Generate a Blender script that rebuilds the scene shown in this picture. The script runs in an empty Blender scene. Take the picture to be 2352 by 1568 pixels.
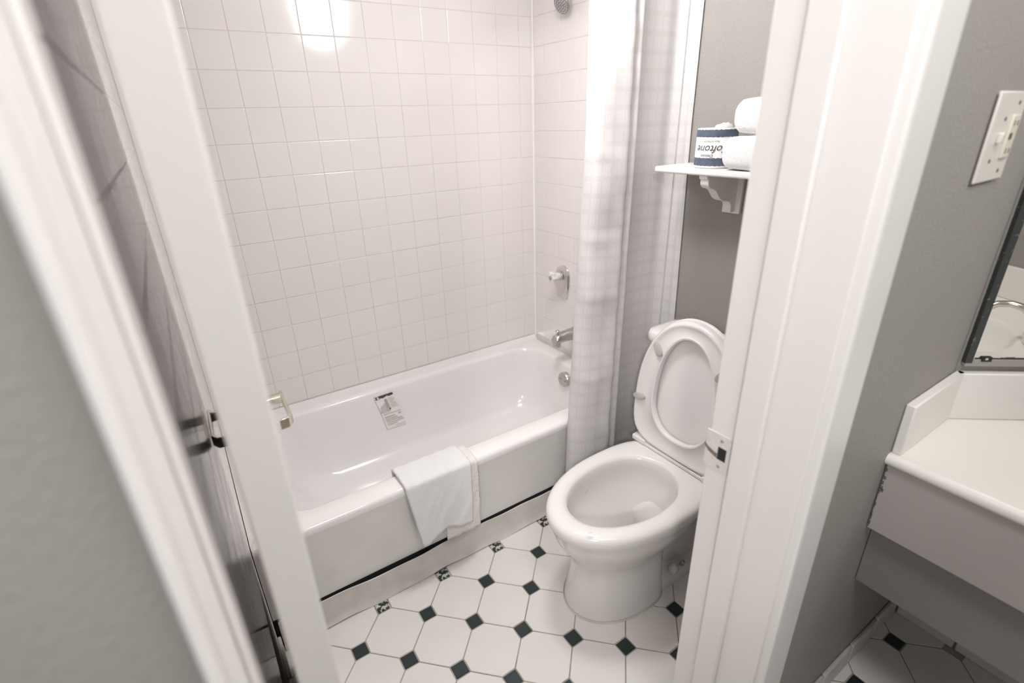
import bpy, bmesh, math, random
from mathutils import Vector, Matrix
random.seed(7)
PI = math.pi
sc = bpy.context.scene
COL = sc.collection

# ------------------------------------------------------------------ camera
cam = bpy.data.cameras.new('camera')
camo = bpy.data.objects.new('camera', cam); COL.objects.link(camo); sc.camera = camo
cam.sensor_width = 36.0; cam.lens = 17.8655; cam.clip_start = 0.01
yaw, pitch, roll = math.radians(32.86635), math.radians(-23.566), math.radians(-1.801125)
fw = Vector((math.sin(yaw)*math.cos(pitch), math.cos(yaw)*math.cos(pitch), math.sin(pitch)))
rt = Vector((math.cos(yaw), -math.sin(yaw), 0)); up = rt.cross(fw)
r2 = math.cos(roll)*rt + math.sin(roll)*up; u2 = -math.sin(roll)*rt + math.cos(roll)*up
CAMP = Vector((-1.45073, -2.01166, 1.48411))
camo.matrix_world = Matrix(((r2.x, u2.x, -fw.x, CAMP.x), (r2.y, u2.y, -fw.y, CAMP.y), (r2.z, u2.z, -fw.z, CAMP.z), (0, 0, 0, 1)))
cam.dof.use_dof = True; cam.dof.focus_distance = 1.55; cam.dof.aperture_fstop = 2.0

# ------------------------------------------------------------------ world, lights, exposure
w = bpy.data.worlds.new('world'); sc.world = w; w.use_nodes = True
w.node_tree.nodes['Background'].inputs[0].default_value = (1.0, 0.985, 0.97, 1)
w.node_tree.nodes['Background'].inputs[1].default_value = 0.36
vs = sc.view_settings
vs.view_transform = 'Standard'; vs.look = 'None'; vs.exposure = 0.28; vs.gamma = 1.0; vs.use_curve_mapping = False

def point_light(name, loc, power, radius, color):
    l = bpy.data.lights.new(name, 'POINT'); l.energy = power; l.shadow_soft_size = radius; l.color = color
    o = bpy.data.objects.new(name, l); o.location = loc; COL.objects.link(o); return o
def area_light(name, loc, rot, size, power, color, shape='DISK'):
    l = bpy.data.lights.new(name, 'AREA'); l.energy = power; l.size = size; l.shape = shape; l.color = color
    o = bpy.data.objects.new(name, l); o.location = loc; o.rotation_euler = rot; COL.objects.link(o); return o
def spot_light(name, loc, target, power, radius, angle, blend, color):
    l = bpy.data.lights.new(name, 'SPOT'); l.energy = power; l.shadow_soft_size = radius; l.color = color; l.spot_size = math.radians(angle); l.spot_blend = blend
    o = bpy.data.objects.new(name, l); o.location = loc; o.rotation_euler = (Vector(target)-Vector(loc)).to_track_quat('-Z', 'Y').to_euler(); COL.objects.link(o); return o
spot_light('hall_spot_lamp_light', (-2.35, -3.0, 2.22), (-.30, -.80, 1.0), 62, 0.09, 42, .5, (1.0, 0.985, 0.975))
area_light('hall_bounce_fill_light', (-1.10, -2.14, 2.37), (0, 0, 0), 0.50, 11, (1.0, 0.99, 0.99))  # added soft disc standing in for flash bounced off the hall ceiling
area_light('vanity_lamp_light', (0.02, -2.32, 2.08), (0, math.radians(25), 0), 0.35, 1.5, (1.0, 0.97, 0.93))
point_light('bath_lamp_light', (-0.62, -0.90, 1.96), 16.5, 0.11, (1.0, 0.985, 0.985))

# ------------------------------------------------------------------ helpers
class MB:
    def __init__(s): s.v = []; s.f = []; s.uv = None
    def add(s, vs, fs):
        n = len(s.v); s.v += [tuple(p) for p in vs]; s.f += [tuple(i+n for i in f) for f in fs]; return s
    def box(s, x0, x1, y0, y1, z0, z1):
        if x0 > x1: x0, x1 = x1, x0
        if y0 > y1: y0, y1 = y1, y0
        if z0 > z1: z0, z1 = z1, z0
        v = [(x0,y0,z0),(x1,y0,z0),(x1,y1,z0),(x0,y1,z0),(x0,y0,z1),(x1,y0,z1),(x1,y1,z1),(x0,y1,z1)]
        return s.add(v, [(0,3,2,1),(4,5,6,7),(0,1,5,4),(1,2,6,5),(2,3,7,6),(3,0,4,7)])
    def prism(s, pts, z0, z1):
        n = len(pts)
        v = [(p[0],p[1],z0) for p in pts] + [(p[0],p[1],z1) for p in pts]
        f = [tuple(range(n-1,-1,-1)), tuple(range(n,2*n))] + [(i,(i+1)%n,n+(i+1)%n,n+i) for i in range(n)]
        return s.add(v, f)
    def extrude(s, pts, d):
        """closed 3D polygon pts moved along vector d"""
        n = len(pts); d = Vector(d)
        v = [Vector(p) for p in pts] + [Vector(p)+d for p in pts]
        f = [tuple(range(n-1,-1,-1)), tuple(range(n,2*n))] + [(i,(i+1)%n,n+(i+1)%n,n+i) for i in range(n)]
        return s.add(v, f)
    def loft(s, rings, cap0=True, cap1=True):
        n = len(rings[0]); v = [p for r in rings for p in r]; f = []
        for k in range(len(rings)-1):
            for i in range(n):
                a = k*n+i; b = k*n+(i+1)%n
                f.append((a, b, b+n, a+n))
        if cap0: f.append(tuple(range(n-1,-1,-1)))
        if cap1: f.append(tuple(range((len(rings)-1)*n, len(rings)*n)))
        return s.add(v, f)
    def lathe(s, prof, seg=32, origin=(0,0,0), axis=(0,0,1), cap0=True, cap1=True):
        """prof: (radius, along-axis)"""
        q = Vector((0,0,1)).rotation_difference(Vector(axis)); o = Vector(origin); rings = []
        for r, h in prof:
            rings.append([o + q @ Vector((r*math.cos(2*PI*i/seg), r*math.sin(2*PI*i/seg), h)) for i in range(seg)])
        return s.loft(rings, cap0, cap1)
    def tube(s, pts, rad, seg=16, cap=True, squash=None):
        pts = [Vector(p) for p in pts]; n = len(pts); rings = []
        if not hasattr(rad, '__len__'): rad = [rad]*n
        t0 = (pts[1]-pts[0]).normalized()
        ref = Vector((0,0,1)) if abs(t0.z) < .9 else Vector((1,0,0))
        a = t0.cross(ref).normalized()
        for i in range(n):
            t = (pts[min(i+1,n-1)]-pts[max(i-1,0)]).normalized()
            a = (a - t*a.dot(t)).normalized(); b = t.cross(a)
            sq = squash or (1,1)
            rings.append([pts[i] + rad[i]*(sq[0]*math.cos(2*PI*k/seg)*a + sq[1]*math.sin(2*PI*k/seg)*b) for k in range(seg)])
        return s.loft(rings, cap, cap)
    def grid(s, rows):
        m = len(rows[0]); v = [p for r in rows for p in r]; f = []
        for i in range(len(rows)-1):
            for j in range(m-1):
                a = i*m+j; f.append((a, a+1, a+m+1, a+m))
        return s.add(v, f)
    def mesh(s, name, smooth=35):
        me = bpy.data.meshes.new(name); me.from_pydata([tuple(p) for p in s.v], [], s.f); me.update()
        bm = bmesh.new(); bm.from_mesh(me); bmesh.ops.recalc_face_normals(bm, faces=bm.faces); bm.to_mesh(me); bm.free()
        if smooth:
            me.polygons.foreach_set('use_smooth', [True]*len(me.polygons)); me.set_sharp_from_angle(angle=math.radians(smooth))
        return me
    def build(s, name, mat, parent=None, bevel=0, seg=2, smooth=35, subsurf=0, solid=0):
        o = bpy.data.objects.new(name, s.mesh(name, smooth)); COL.objects.link(o)
        o.data.materials.append(M[mat] if isinstance(mat, str) else mat)
        if parent: o.parent = parent
        if solid:
            m = o.modifiers.new('solid', 'SOLIDIFY'); m.thickness = solid; m.offset = 0
        if bevel:
            m = o.modifiers.new('bevel', 'BEVEL'); m.width = bevel; m.segments = seg; m.limit_method = 'ANGLE'; m.angle_limit = math.radians(40)
            m.harden_normals = False
        if subsurf:
            m = o.modifiers.new('sub', 'SUBSURF'); m.levels = subsurf; m.render_levels = subsurf
        return o
def tag(o, label, cat, group=None):
    o['label'] = label; o['category'] = cat
    if group: o['group'] = group
    return o
def thing(name, label, cat, loc=(0,0,0), group=None):
    o = bpy.data.objects.new(name, None); COL.objects.link(o); o.empty_display_size = .05
    o['label'] = label; o['category'] = cat
    if group: o['group'] = group
    return o
def struct(o, label=None):
    o['kind'] = 'structure'
    if label: o['label'] = label
    return o
def root(name, label=None):
    o = bpy.data.objects.new(name, None); COL.objects.link(o); o.empty_display_size = .05
    return struct(o, label)
def link(name, me, parent, loc=(0,0,0), rot=(0,0,0)):
    o = bpy.data.objects.new(name, me); COL.objects.link(o); o.parent = parent; o.location = loc; o.rotation_euler = rot; return o

# ------------------------------------------------------------------ materials
M = {}
def mat(name, col, rough=.5, metal=0, bump=0, bscale=200, bdist=.001, var=0, vscale=8, coat=0, spec=.5, dirt=None, detail=3):
    m = bpy.data.materials.new(name); m.use_nodes = True; nt = m.node_tree; b = nt.nodes['Principled BSDF']; M[name] = m
    b.inputs['Base Color'].default_value = (*col, 1); b.inputs['Roughness'].default_value = rough
    b.inputs['Metallic'].default_value = metal; b.inputs['Coat Weight'].default_value = coat; b.inputs['Coat Roughness'].default_value = .06
    b.inputs['Specular IOR Level'].default_value = spec
    tc = nt.nodes.new('ShaderNodeTexCoord')
    L = nt.links.new; csock = None
    if var:
        n = nt.nodes.new('ShaderNodeTexNoise'); n.inputs['Scale'].default_value = vscale; n.inputs['Detail'].default_value = 4
        L(tc.outputs['Object'], n.inputs['Vector'])
        r = nt.nodes.new('ShaderNodeValToRGB'); r.color_ramp.elements[0].position = .3; r.color_ramp.elements[1].position = .7
        r.color_ramp.elements[0].color = (*[c*(1-var) for c in col], 1); r.color_ramp.elements[1].color = (*[min(1, c*(1+var*.5)) for c in col], 1)
        L(n.outputs['Fac'], r.inputs['Fac']); csock = r.outputs['Color']
    if dirt:   # (colour, scale, threshold, amount)
        n2 = nt.nodes.new('ShaderNodeTexNoise'); n2.inputs['Scale'].default_value = dirt[1]; n2.inputs['Detail'].default_value = 6
        L(tc.outputs['Object'], n2.inputs['Vector'])
        r2_ = nt.nodes.new('ShaderNodeValToRGB'); r2_.color_ramp.elements[0].position = dirt[2]; r2_.color_ramp.elements[1].position = min(1, dirt[2]+.05)
        r2_.color_ramp.elements[0].color = (0,0,0,1); r2_.color_ramp.elements[1].color = (dirt[3],)*3 + (1,)
        L(n2.outputs['Fac'], r2_.inputs['Fac'])
        mx = nt.nodes.new('ShaderNodeMix'); mx.data_type = 'RGBA'
        L(r2_.outputs['Color'], mx.inputs['Factor'])
        if csock: L(csock, mx.inputs['A'])
        else: mx.inputs['A'].default_value = (*col, 1)
        mx.inputs['B'].default_value = (*dirt[0], 1); csock = mx.outputs['Result']
    if csock: L(csock, b.inputs['Base Color'])
    if bump:
        n = nt.nodes.new('ShaderNodeTexNoise'); n.inputs['Scale'].default_value = bscale; n.inputs['Detail'].default_value = detail
        L(tc.outputs['Object'], n.inputs['Vector'])
        bp = nt.nodes.new('ShaderNodeBump'); bp.inputs['Strength'].default_value = bump; bp.inputs['Distance'].default_value = bdist
        L(n.outputs['Fac'], bp.inputs['Height']); L(bp.outputs['Normal'], b.inputs['Normal'])
    return m
mat('wall_tile', (.84, .80, .785), .11, bump=.08, bscale=900, bdist=.0004, var=.03, vscale=500)
mat('wall_grout', (.74, .70, .67), .8, var=.10, vscale=9)
mat('corner_caulk', (.92, .90, .89), .5)
mat('floor_tile', (.78, .75, .725), .32, var=.04, vscale=7, dirt=((.45, .42, .40), 26, .735, .7))
mat('floor_grout', (.40, .355, .30), .9, var=.3, vscale=10)
mat('black_tile', (.014, .026, .027), .42, bump=.1, bscale=300)
mat('scuffed_tile', (.014, .026, .027), .5, dirt=((.60, .57, .53), 60, .50, .95))
mat('white_paint', (.80, .775, .76), .38, bump=.06, bscale=35, bdist=.002)
mat('jamb_paint', (.80, .775, .76), .38, bump=.06, bscale=35, bdist=.002, dirt=((.50, .46, .42), 14, .755, .5))
mat('grey_wall', (.305, .289, .270), .6, bump=.6, bscale=170, bdist=.003, detail=5)
mat('ceiling_paint', (.86, .85, .84), .8)
mat('enamel', (.87, .85, .84), .10, coat=.3)
mat('enamel_worn', (.83, .81, .79), .2, var=.05, vscale=5)
mat('strip', (.66, .625, .585), .5, var=.12, vscale=14)
mat('gap_shade', (.02, .02, .02), .9)
mat('porcelain', (.80, .775, .76), .09, coat=.4)
mat('porcelain_body', (.79, .765, .745), .16, dirt=((.42, .40, .385), 21, .70, .45))
mat('seat_plastic', (.80, .78, .77), .2)
mat('seat_bumper', (.47, .445, .42), .5)
mat('water', (.78, .79, .77), .04, spec=.6)
mat('chrome', (.72, .70, .67), .13, metal=1)
mat('brushed_chrome', (.55, .53, .505), .27, metal=1)
mat('brass_nickel', (.74, .71, .62), .14, metal=1)
mat('acrylic', (.80, .78, .74), .08, spec=.8)
mat('shower_face', (.27, .265, .26), .4)
mat('nozzle', (.75, .74, .72), .4)
mat('terry', (.90, .895, .895), .95, bump=.75, bscale=380, bdist=.004, spec=.1)
mat('mat_cloth', (.82, .79, .765), .9, bump=.8, bscale=130, bdist=.004, spec=.1)
mat('paper', (.84, .825, .81), .7)
mat('blue_print', (.095, .12, .17), .55, var=.2, vscale=60)
mat('ink', (.08, .085, .10), .6)
mat('label_film', (.85, .83, .82), .12)
mat('label_black', (.035, .035, .032), .5, dirt=((.62, .60, .57), 380, .60, .9))
mat('label_grey', (.42, .40, .38), .5)
mat('label_picture', (.60, .58, .56), .5, var=.25, vscale=120)
mat('label_text', (.50, .475, .455), .5)
mat('counter', (.78, .755, .72), .28)
mat('apron_paint', (.40, .365, .35), .55, dirt=((.20, .19, .185), 9, .73, .5))
mat('grime', (.13, .125, .12), .9, var=.4, vscale=200)
mat('shadow_panel', (.22, .21, .20), .6)  # shade under the apron is put into this darker colour
mat('base_tile', (.60, .565, .53), .35, var=.08, vscale=12)
mat('switch_plastic', (.70, .675, .63), .35)
mat('switch_dark', (.10, .085, .07), .6)
mat('ivory', (.70, .67, .58), .35)
mat('painted_metal', (.72, .70, .675), .35, var=.08, vscale=90)
mat('rust', (.23, .175, .13), .8, var=.5, vscale=200)
mat('hole_dark', (.025, .022, .02), .95)
mat('mirror_edge', (.05, .055, .055), .45, metal=.3, dirt=((.30, .31, .31), 120, .62, .5))
mat('frame_grey', (.34, .315, .29), .5)
M['water'].node_tree.nodes['Principled BSDF'].inputs['Transmission Weight'].default_value = .85
m = mat('mirror_glass', (.86, .86, .83), .015, metal=1)
m = mat('lamp_glass', (1, 1, 1), .5); b = m.node_tree.nodes['Principled BSDF']
b.inputs['Emission Color'].default_value = (1, .96, .92, 1); b.inputs['Emission Strength'].default_value = 14
# curtain: woven check
m = bpy.data.materials.new('curtain'); M['curtain'] = m; m.use_nodes = True; nt = m.node_tree; L = nt.links.new
b = nt.nodes['Principled BSDF']; b.inputs['Roughness'].default_value = .42
uv = nt.nodes.new('ShaderNodeUVMap'); uv.uv_map = 'uv'
sep = nt.nodes.new('ShaderNodeSeparateXYZ'); L(uv.outputs['UV'], sep.inputs[0])
def mth(op, a, bb=None):
    n = nt.nodes.new('ShaderNodeMath'); n.operation = op
    for k, s in enumerate((a, bb)):
        if s is None: continue
        if isinstance(s, (int, float)): n.inputs[k].default_value = s
        else: L(s, n.inputs[k])
    return n.outputs[0]
uu = mth('FRACT', mth('MULTIPLY', sep.outputs[0], 25)); vv = mth('FRACT', mth('MULTIPLY', sep.outputs[1], 20.0))
us = mth('GREATER_THAN', uu, .16); vs_ = mth('GREATER_THAN', vv, .30)
blk = mth('MULTIPLY', us, vs_)
fine = mth('GREATER_THAN', mth('FRACT', mth('MULTIPLY', sep.outputs[0], 83)), .5)
pat = mth('SUBTRACT', blk, mth('MULTIPLY', mth('MULTIPLY', fine, blk), .45))
mx = nt.nodes.new('ShaderNodeMix'); mx.data_type = 'RGBA'; L(pat, mx.inputs['Factor'])
mx.inputs['A'].default_value = (.825, .805, .80, 1); mx.inputs['B'].default_value = (.87, .855, .855, 1)
L(mx.outputs['Result'], b.inputs['Base Color'])
bp = nt.nodes.new('ShaderNodeBump'); bp.inputs['Strength'].default_value = .25; bp.inputs['Distance'].default_value = .001; L(pat, bp.inputs['Height']); L(bp.outputs['Normal'], b.inputs['Normal'])
tr = nt.nodes.new('ShaderNodeBsdfTranslucent'); L(mx.outputs['Result'], tr.inputs['Color'])
ms = nt.nodes.new('ShaderNodeMixShader'); ms.inputs[0].default_value = .35
L(b.outputs[0], ms.inputs[1]); L(tr.outputs[0], ms.inputs[2]); L(ms.outputs[0], nt.nodes['Material Output'].inputs['Surface'])

# ------------------------------------------------------------------ setting: constants
T = .1095
LX = -1.4947          # tiled left wall
Z0 = 1.5437           # a horizontal tile joint
YW = -1.70            # hall face of the door wall
YB = -1.545           # bathroom face of the door wall
JL, JR = -1.494, -.71  # door opening
BX = .185             # back wall of the vanity alcove
CEIL, HCEIL = 2.065, 2.40

# ---- floor: octagons and black dots laid diagonally
fl = MB().box(-3.2, .40, -3.6, .12, -.06, -.0016).build('floor', 'floor_grout'); struct(fl, 'white octagon and black dot tile floor')
s45 = .1597/math.sqrt(2); FX, FY = -.6148, -.8524
dot = .0235; g = .0032
def beveled(poly, h=.0016, ins=.0011, depth=.007):
    c = Vector((sum(p[0] for p in poly)/len(poly), sum(p[1] for p in poly)/len(poly)))
    inn = []
    for p in poly:
        d = Vector(p)-c; inn.append(c + d*(1-ins/d.length))
    mb = MB(); mb.loft([[(p[0], p[1], -depth) for p in poly], [(p[0], p[1], -h) for p in poly], [(p[0], p[1], 0) for p in inn]])
    return mb
hp = s45*math.sqrt(2)/2
# octagon of the diagonal lattice: square cell (rotated 45) with its corners cut by axis-aligned black squares
a45 = math.sqrt(2)*hp     # distance from centre to cell corner along x and y axes
def octa():
    R = Matrix.Rotation(PI/4, 2); q = hp-g/2*1.0; c = dot*math.sqrt(2)
    base = [(q, -(hp-c)), (q, hp-c), (hp-c, q), (-(hp-c), q), (-q, hp-c), (-q, -(hp-c)), (-(hp-c), -q), (hp-c, -q)]
    return [tuple(R @ Vector(p)) for p in base]
oct_me = beveled(octa()).mesh('octagon_tile', 25); oct_me.materials.append(M['floor_tile'])
d_ = dot-g*.75
dot_poly = [(-d_, -d_), (d_, -d_), (d_, d_), (-d_, d_)]
dot_me = beveled(dot_poly, ins=.0015).mesh('black_tile', 25); dot_me.materials.append(M['black_tile'])
dots_me = beveled(dot_poly, ins=.0015).mesh('black_tile_worn', 25); dots_me.materials.append(M['scuffed_tile'])
for i in range(-16, 17):
    for j in range(-18, 19):
        if (i+j) % 2: continue
        x, y = FX+i*s45, FY+j*s45
        if -1.52 < x < .13 and -2.25 < y < -.66:
            worn = (y > -.76)
            link('black_tile', dots_me if worn else dot_me, fl, (x, y, 0), (0, 0, random.uniform(-.02, .02)))
for i in range(-16, 17):
    for j in range(-18, 19):
        if (i+j) % 2 == 0: continue
        x, y = FX+i*s45, FY+j*s45
        if -1.56 < x < .22 and -2.3 < y < -.66:
            link('octagon_tile', oct_me, fl, (x, y, random.uniform(-.0003, 0)), (random.uniform(-.002, .002), random.uniform(-.002, .002), 0))

# ---- ceramic wall tiles
_tm = {}
def tile_mesh(wd, ht):
    k = (round(wd, 4), round(ht, 4))
    if k not in _tm:
        a, c = wd/2-.0009, ht/2-.0009
        def ring(i, z):   # rectangle with small cut corners
            x, y, r = a-i, c-i, .002
            return [(x, -y+r, z), (x, y-r, z), (x-r, y, z), (-x+r, y, z), (-x, y-r, z), (-x, -y+r, z), (-x+r, -y, z), (x-r, -y, z)]
        mb = MB(); mb.loft([ring(0, -.006), ring(0, -.0012), ring(.0005, -.0004), ring(.0017, 0)])
        me = mb.mesh('tile', 10); me.materials.append(M['wall_tile']); _tm[k] = me
    return _tm[k]
ROWS = [Z0-T*r for r in range(10, -6, -1)]        # joints from .4487 upward
def tile_wall(parent, us, to_world, base_rot):
    for a, b2 in zip(us[:-1], us[1:]):
        for z0, z1 in zip(ROWS[:-1], ROWS[1:]):
            me = tile_mesh(abs(b2-a), z1-z0)
            o = link('tile', me, parent, to_world((a+b2)/2, (z0+z1)/2))
            R = Matrix(base_rot).to_4x4() @ Matrix.Rotation(random.gauss(0, .0007), 4, 'X') @ Matrix.Rotation(random.gauss(0, .0007), 4, 'Y')
            o.rotation_euler = R.to_euler()
ZT = ROWS[-1]
# back wall
wb = struct(MB().box(-1.62, .12, .0012, .12, 0, 2.3).build('wall_back', 'wall_grout'), 'back wall of glossy white square tiles above the bathtub')
us = [LX+.0+T*k for k in range(14)] + [0.0]
tile_wall(wb, us, lambda u, z: (u, -.0003, z), ((1,0,0),(0,0,-1),(0,1,0)))
# shower end wall
ws = struct(MB().box(.0012, .12, -.775, .0012, 0, 2.3).build('wall_shower', 'wall_grout'), 'tiled end wall carrying the shower fittings')
vcol = [0.0, -.0776] + [-.0776-T*k for k in range(1, 7)]
tile_wall(ws, vcol, lambda u, z: (-.0003, u, z), ((0,0,-1),(-1,0,0),(0,1,0)))
# left end wall
wl = struct(MB().box(LX-.12, LX-.0012, YB, .0012, 0, 2.3).build('wall_left', 'wall_grout'), 'tiled left end wall of the tub alcove')
tile_wall(wl, [0.0, -.0776] + [-.0776-T*k for k in range(1, 14)], lambda u, z: (LX+.0003, u, z), ((0,0,1),(1,0,0),(0,1,0)))
# caulk bead in the corners
cb = MB(); cb.tube([(-.004, -.004, .44), (-.004, -.004, 2.06)], .0058, 10)
struct(cb.build('trim_1', 'corner_caulk'), 'white caulk bead in the tiled corner')
cb = MB(); cb.tube([(LX+.0035, -.0035, .44), (LX+.0035, -.0035, 2.09)], .0035, 10)
struct(cb.build('trim_2', 'corner_caulk'), 'caulk bead in the far left tiled corner')
# painted walls of the toilet bay
struct(MB().box(0, .12, YB, -.775, 0, 2.3).build('wall_right', 'grey_wall'), 'textured grey painted wall behind the toilet')
# door wall: right part, left part, over the door
wf = MB().box(JR+.02, BX+.12, YW, YB, 0, 2.3)
struct(wf.build('wall_front_right', 'grey_wall'), 'textured grey wall between the doorway and the vanity')
struct(MB().box(-3.2, JL-.013, YW, YB, 0, HCEIL).build('wall_front_left', 'grey_wall'), 'grey hall wall left of the door frame')
struct(MB().box(JL-.013, JR+.02, YW, YB, 2.05, 2.3).build('wall_front_top', 'grey_wall'))
struct(MB().box(-1.66, .12, YB-.08, .12, CEIL, CEIL+.06).build('ceiling', 'ceiling_paint'))
# vanity alcove walls
DA = math.radians(38.5); DX0 = -.05
dlen = (BX-DX0)/math.cos(DA); DY1 = YW-dlen*math.sin(DA)
FY2 = -2.93
struct(MB().box(BX, BX+.12, FY2-.1, YW, 0, HCEIL).build('wall_alcove_back', 'grey_wall'))
struct(MB().prism([(DX0, YW), (BX, YW), (BX, DY1)], .80, HCEIL).build('wall_alcove_corner', 'grey_wall'), 'angled grey wall carrying the mirror')
struct(MB().prism([(DX0, FY2), (BX, FY2-DY1+YW-(YW-DY1)*0+ (YW-DY1)*0) if False else (BX, FY2+(YW-DY1)), (BX, FY2)], .80, HCEIL).build('wall_alcove_corner_far', 'grey_wall'))
struct(MB().box(-.55, BX+.12, FY2-.12, FY2, 0, HCEIL).build('wall_alcove_far', 'grey_wall'))
struct(MB().box(-3.2, .40, -3.6, YW+.02, HCEIL, HCEIL+.06).build('ceiling_hall', 'ceiling_paint'))
# base tiles along the hall wall and under the vanity
bb = root('baseboard_hall', 'row of beige base tiles along the grey wall beside the vanity')
xx = BX-.010
k = 0
while xx > -.585:
    x1 = max(xx-.152, -.59)
    MB().box(x1+.0012, xx-.0012, YW-.011, YW, 0, .078+random.uniform(-.001, .001)).build('base_tile', 'base_tile', bb, bevel=.004)
    xx = x1; k += 1
bb2 = root('baseboard_alcove', 'row of base tiles on the wall under the vanity')
yy = YW-.011
while yy > -2.3:
    MB().box(BX-.011, BX, yy-.150, yy-.0025, 0, .076).build('base_tile', 'base_tile', bb2, bevel=.004); yy -= .152
bb3 = root('baseboard_left', 'cracked base tile at the wall end beside the bathtub')
yy = -.735
while yy > -1.35:
    MB().box(LX-.001, LX+.009+random.uniform(-.002, .002), yy-.150, yy-.002, 0, .09).build('base_tile', 'base_tile', bb3, bevel=.004); yy -= .152

# ---- door frame
trim = root('trim_4', 'white painted right door jamb with stop moulding')
MB().box(JR, JR+.02, YW-.014, YB+.007, 0, 2.05).build('jamb', 'jamb_paint', trim, bevel=.0025)
MB().box(JR-.011, JR, -1.639, -1.591, 0, 2.03).build('stop_moulding', 'white_paint', trim, bevel=.003)
# casing with a moulded profile
cp = [(JR+.006, YW-.014), (JR+.006, YW-.024), (JR+.009, YW-.028), (JR+.020, YW-.029), (JR+.029, YW-.026), (JR+.040, YW-.024), (JR+.100, YW-.022), (JR+.110, YW-.020), (JR+.115, YW-.014), (JR+.116, YW)]
cs = MB(); cs.prism(cp + [(JR+.02, YW), (JR+.02, YW-.014)], 0, 2.09)
cs.build('casing', 'white_paint', trim, smooth=30)
trim2 = root('trim_5', 'white painted left door jamb and narrow casing')
MB().box(JL-.013, JL, YW-.004, YB+.0005, 0, 2.05).build('jamb', 'white_paint', trim2, bevel=.002)
MB().box(JL, JL+.005, -1.632, -1.588, 0, 2.03).build('stop_moulding', 'white_paint', trim2, bevel=.003)
cs = MB(); cs.prism([(JL-.004, YW-.004), (JL-.004, YW-.015), (JL-.006, YW-.020), (JL-.008, YW-.021), (JL-.011, YW-.019), (JL-.013, YW-.012), (JL-.013, YW-.004)], 0, 2.09)
cs.build('casing', 'white_paint', trim2, smooth=30)
trim3 = root('trim_6', 'head of the door frame')
MB().box(JL, JR, YW-.004, YB+.007, 2.03, 2.05).build('jamb', 'white_paint', trim3)
MB().box(JL-.03, JR+.09, YW-.02, YW, 2.045, 2.12).build('casing', 'white_paint', trim3, bevel=.004)
# strike plate
sp = thing('strike_plate', 'painted-over metal strike plate with a chipped latch hole on the right jamb', 'strike plate')
zc = .905; X = JR
def rrect_yz(y0, y1, z0, z1, r, n=5):
    p = []
    for (cy, cz, a0) in ((y1-r, z1-r, 0), (y0+r, z1-r, 90), (y0+r, z0+r, 180), (y1-r, z0+r, 270)):
        for i in range(n+1):
            a = math.radians(a0+90*i/n); p.append((cy+r*math.cos(a), cz+r*math.sin(a)))
    return p
# plate with a square hole: four strips
y0, y1 = -1.586, -1.534; hz0, hz1 = zc-.014, zc+.014; hy0, hy1 = -1.578, -1.560
pl = MB()
for (a, b_, c, d) in ((y0, y1, hz1, zc+.040), (y0, y1, zc-.040, hz0), (y0, hy0, hz0, hz1), (hy1, y1, hz0, hz1)):
    pl.box(X-.0018, X+.0002, a, b_, c, d)
pl.build('plate', 'painted_metal', sp)
MB().box(X-.0006, X+.010, hy0, hy1, hz0, hz1).build('latch_hole', 'hole_dark', sp)
rs = MB(); rs.extrude([(X-.0021, -1.560, zc-.002), (X-.0021, -1.548, zc+.001), (X-.0021, -1.540, zc+.004), (X-.0021, -1.532, zc+.010), (X-.0021, -1.532, zc+.003), (X-.0021, -1.541, zc-.005), (X-.0021, -1.560, zc-.012)], (.0004, 0, 0)); rs.build('worn_patch', 'rust', sp)
for dz in (.028, -.028):
    MB().lathe([(.0035, 0), (.003, .0008), (.001, .0009)], 14, (X-.0018, -1.566, zc+dz), (-1, 0, 0)).build('screw', 'frame_grey', sp)

# ------------------------------------------------------------------ door, edge-on, with levers
dr = root('door_1', 'white slab door swung open and seen edge-on')
DO = Vector((-1.4385, -1.5365, 0)); th = math.atan2(.0125, .70)   # door centre line heads +Y, a touch to the right
dd = Vector((math.sin(th), math.cos(th), 0)); dn = Vector((math.cos(th), -math.sin(th), 0))
DW = .745; hw = .0222
pr = [DO-dn*hw, DO+dn*hw, DO+dn*hw+dd*DW, DO-dn*hw+dd*DW]
MB().prism([(p.x, p.y) for p in pr], .012, 2.025).build('slab', 'white_paint', dr, bevel=.003)
def lever(side):
    parts = []
    base = DO + dd*(DW-.062) + dn*(side*hw) + Vector((0, 0, .912)); n = dn*side
    # square rose
    mb = MB(); mb.lathe([(.028, 0), (.028, .006), (.024, .009)], 28, base, n); parts.append(mb.build('rose', 'brass_nickel'))
    mb = MB(); q0 = .060 if side > 0 else .036
    mb.lathe([(.014, .008), (.0125, .02), (.0125, q0-.004), (.014, q0+.002)], 20, base, n); parts.append(mb.build('stem', 'brass_nickel'))
    # flat strap lever with a return
    zt, zb = .012, -.012; t = .0065
    e1 = -dd; q0 = .060 if side > 0 else .036
    path = [(base+n*q0-e1*.014), (base+n*q0+e1*.105), (base+n*(q0-.006)+e1*.117), (base+n*(q0-.022)+e1*.120)]
    out = [(base+n*(q0+t)-e1*.014), (base+n*(q0+t)+e1*.108), (base+n*(q0-.003)+e1*.124), (base+n*(q0-.022)+e1*.120+e1*t)]
    poly = [p+Vector((0, 0, zb)) for p in path] + [p+Vector((0, 0, zb)) for p in reversed(out)]
    mb = MB(); mb.extrude(poly, (0, 0, zt-zb)); o = mb.build('lever_handle', 'brass_nickel', dr, bevel=.0015); o['label'] = 'shiny nickel lever with a square return'
    for p_ in parts: p_.parent = o
    return o
lever(1); lever(-1)


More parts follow.
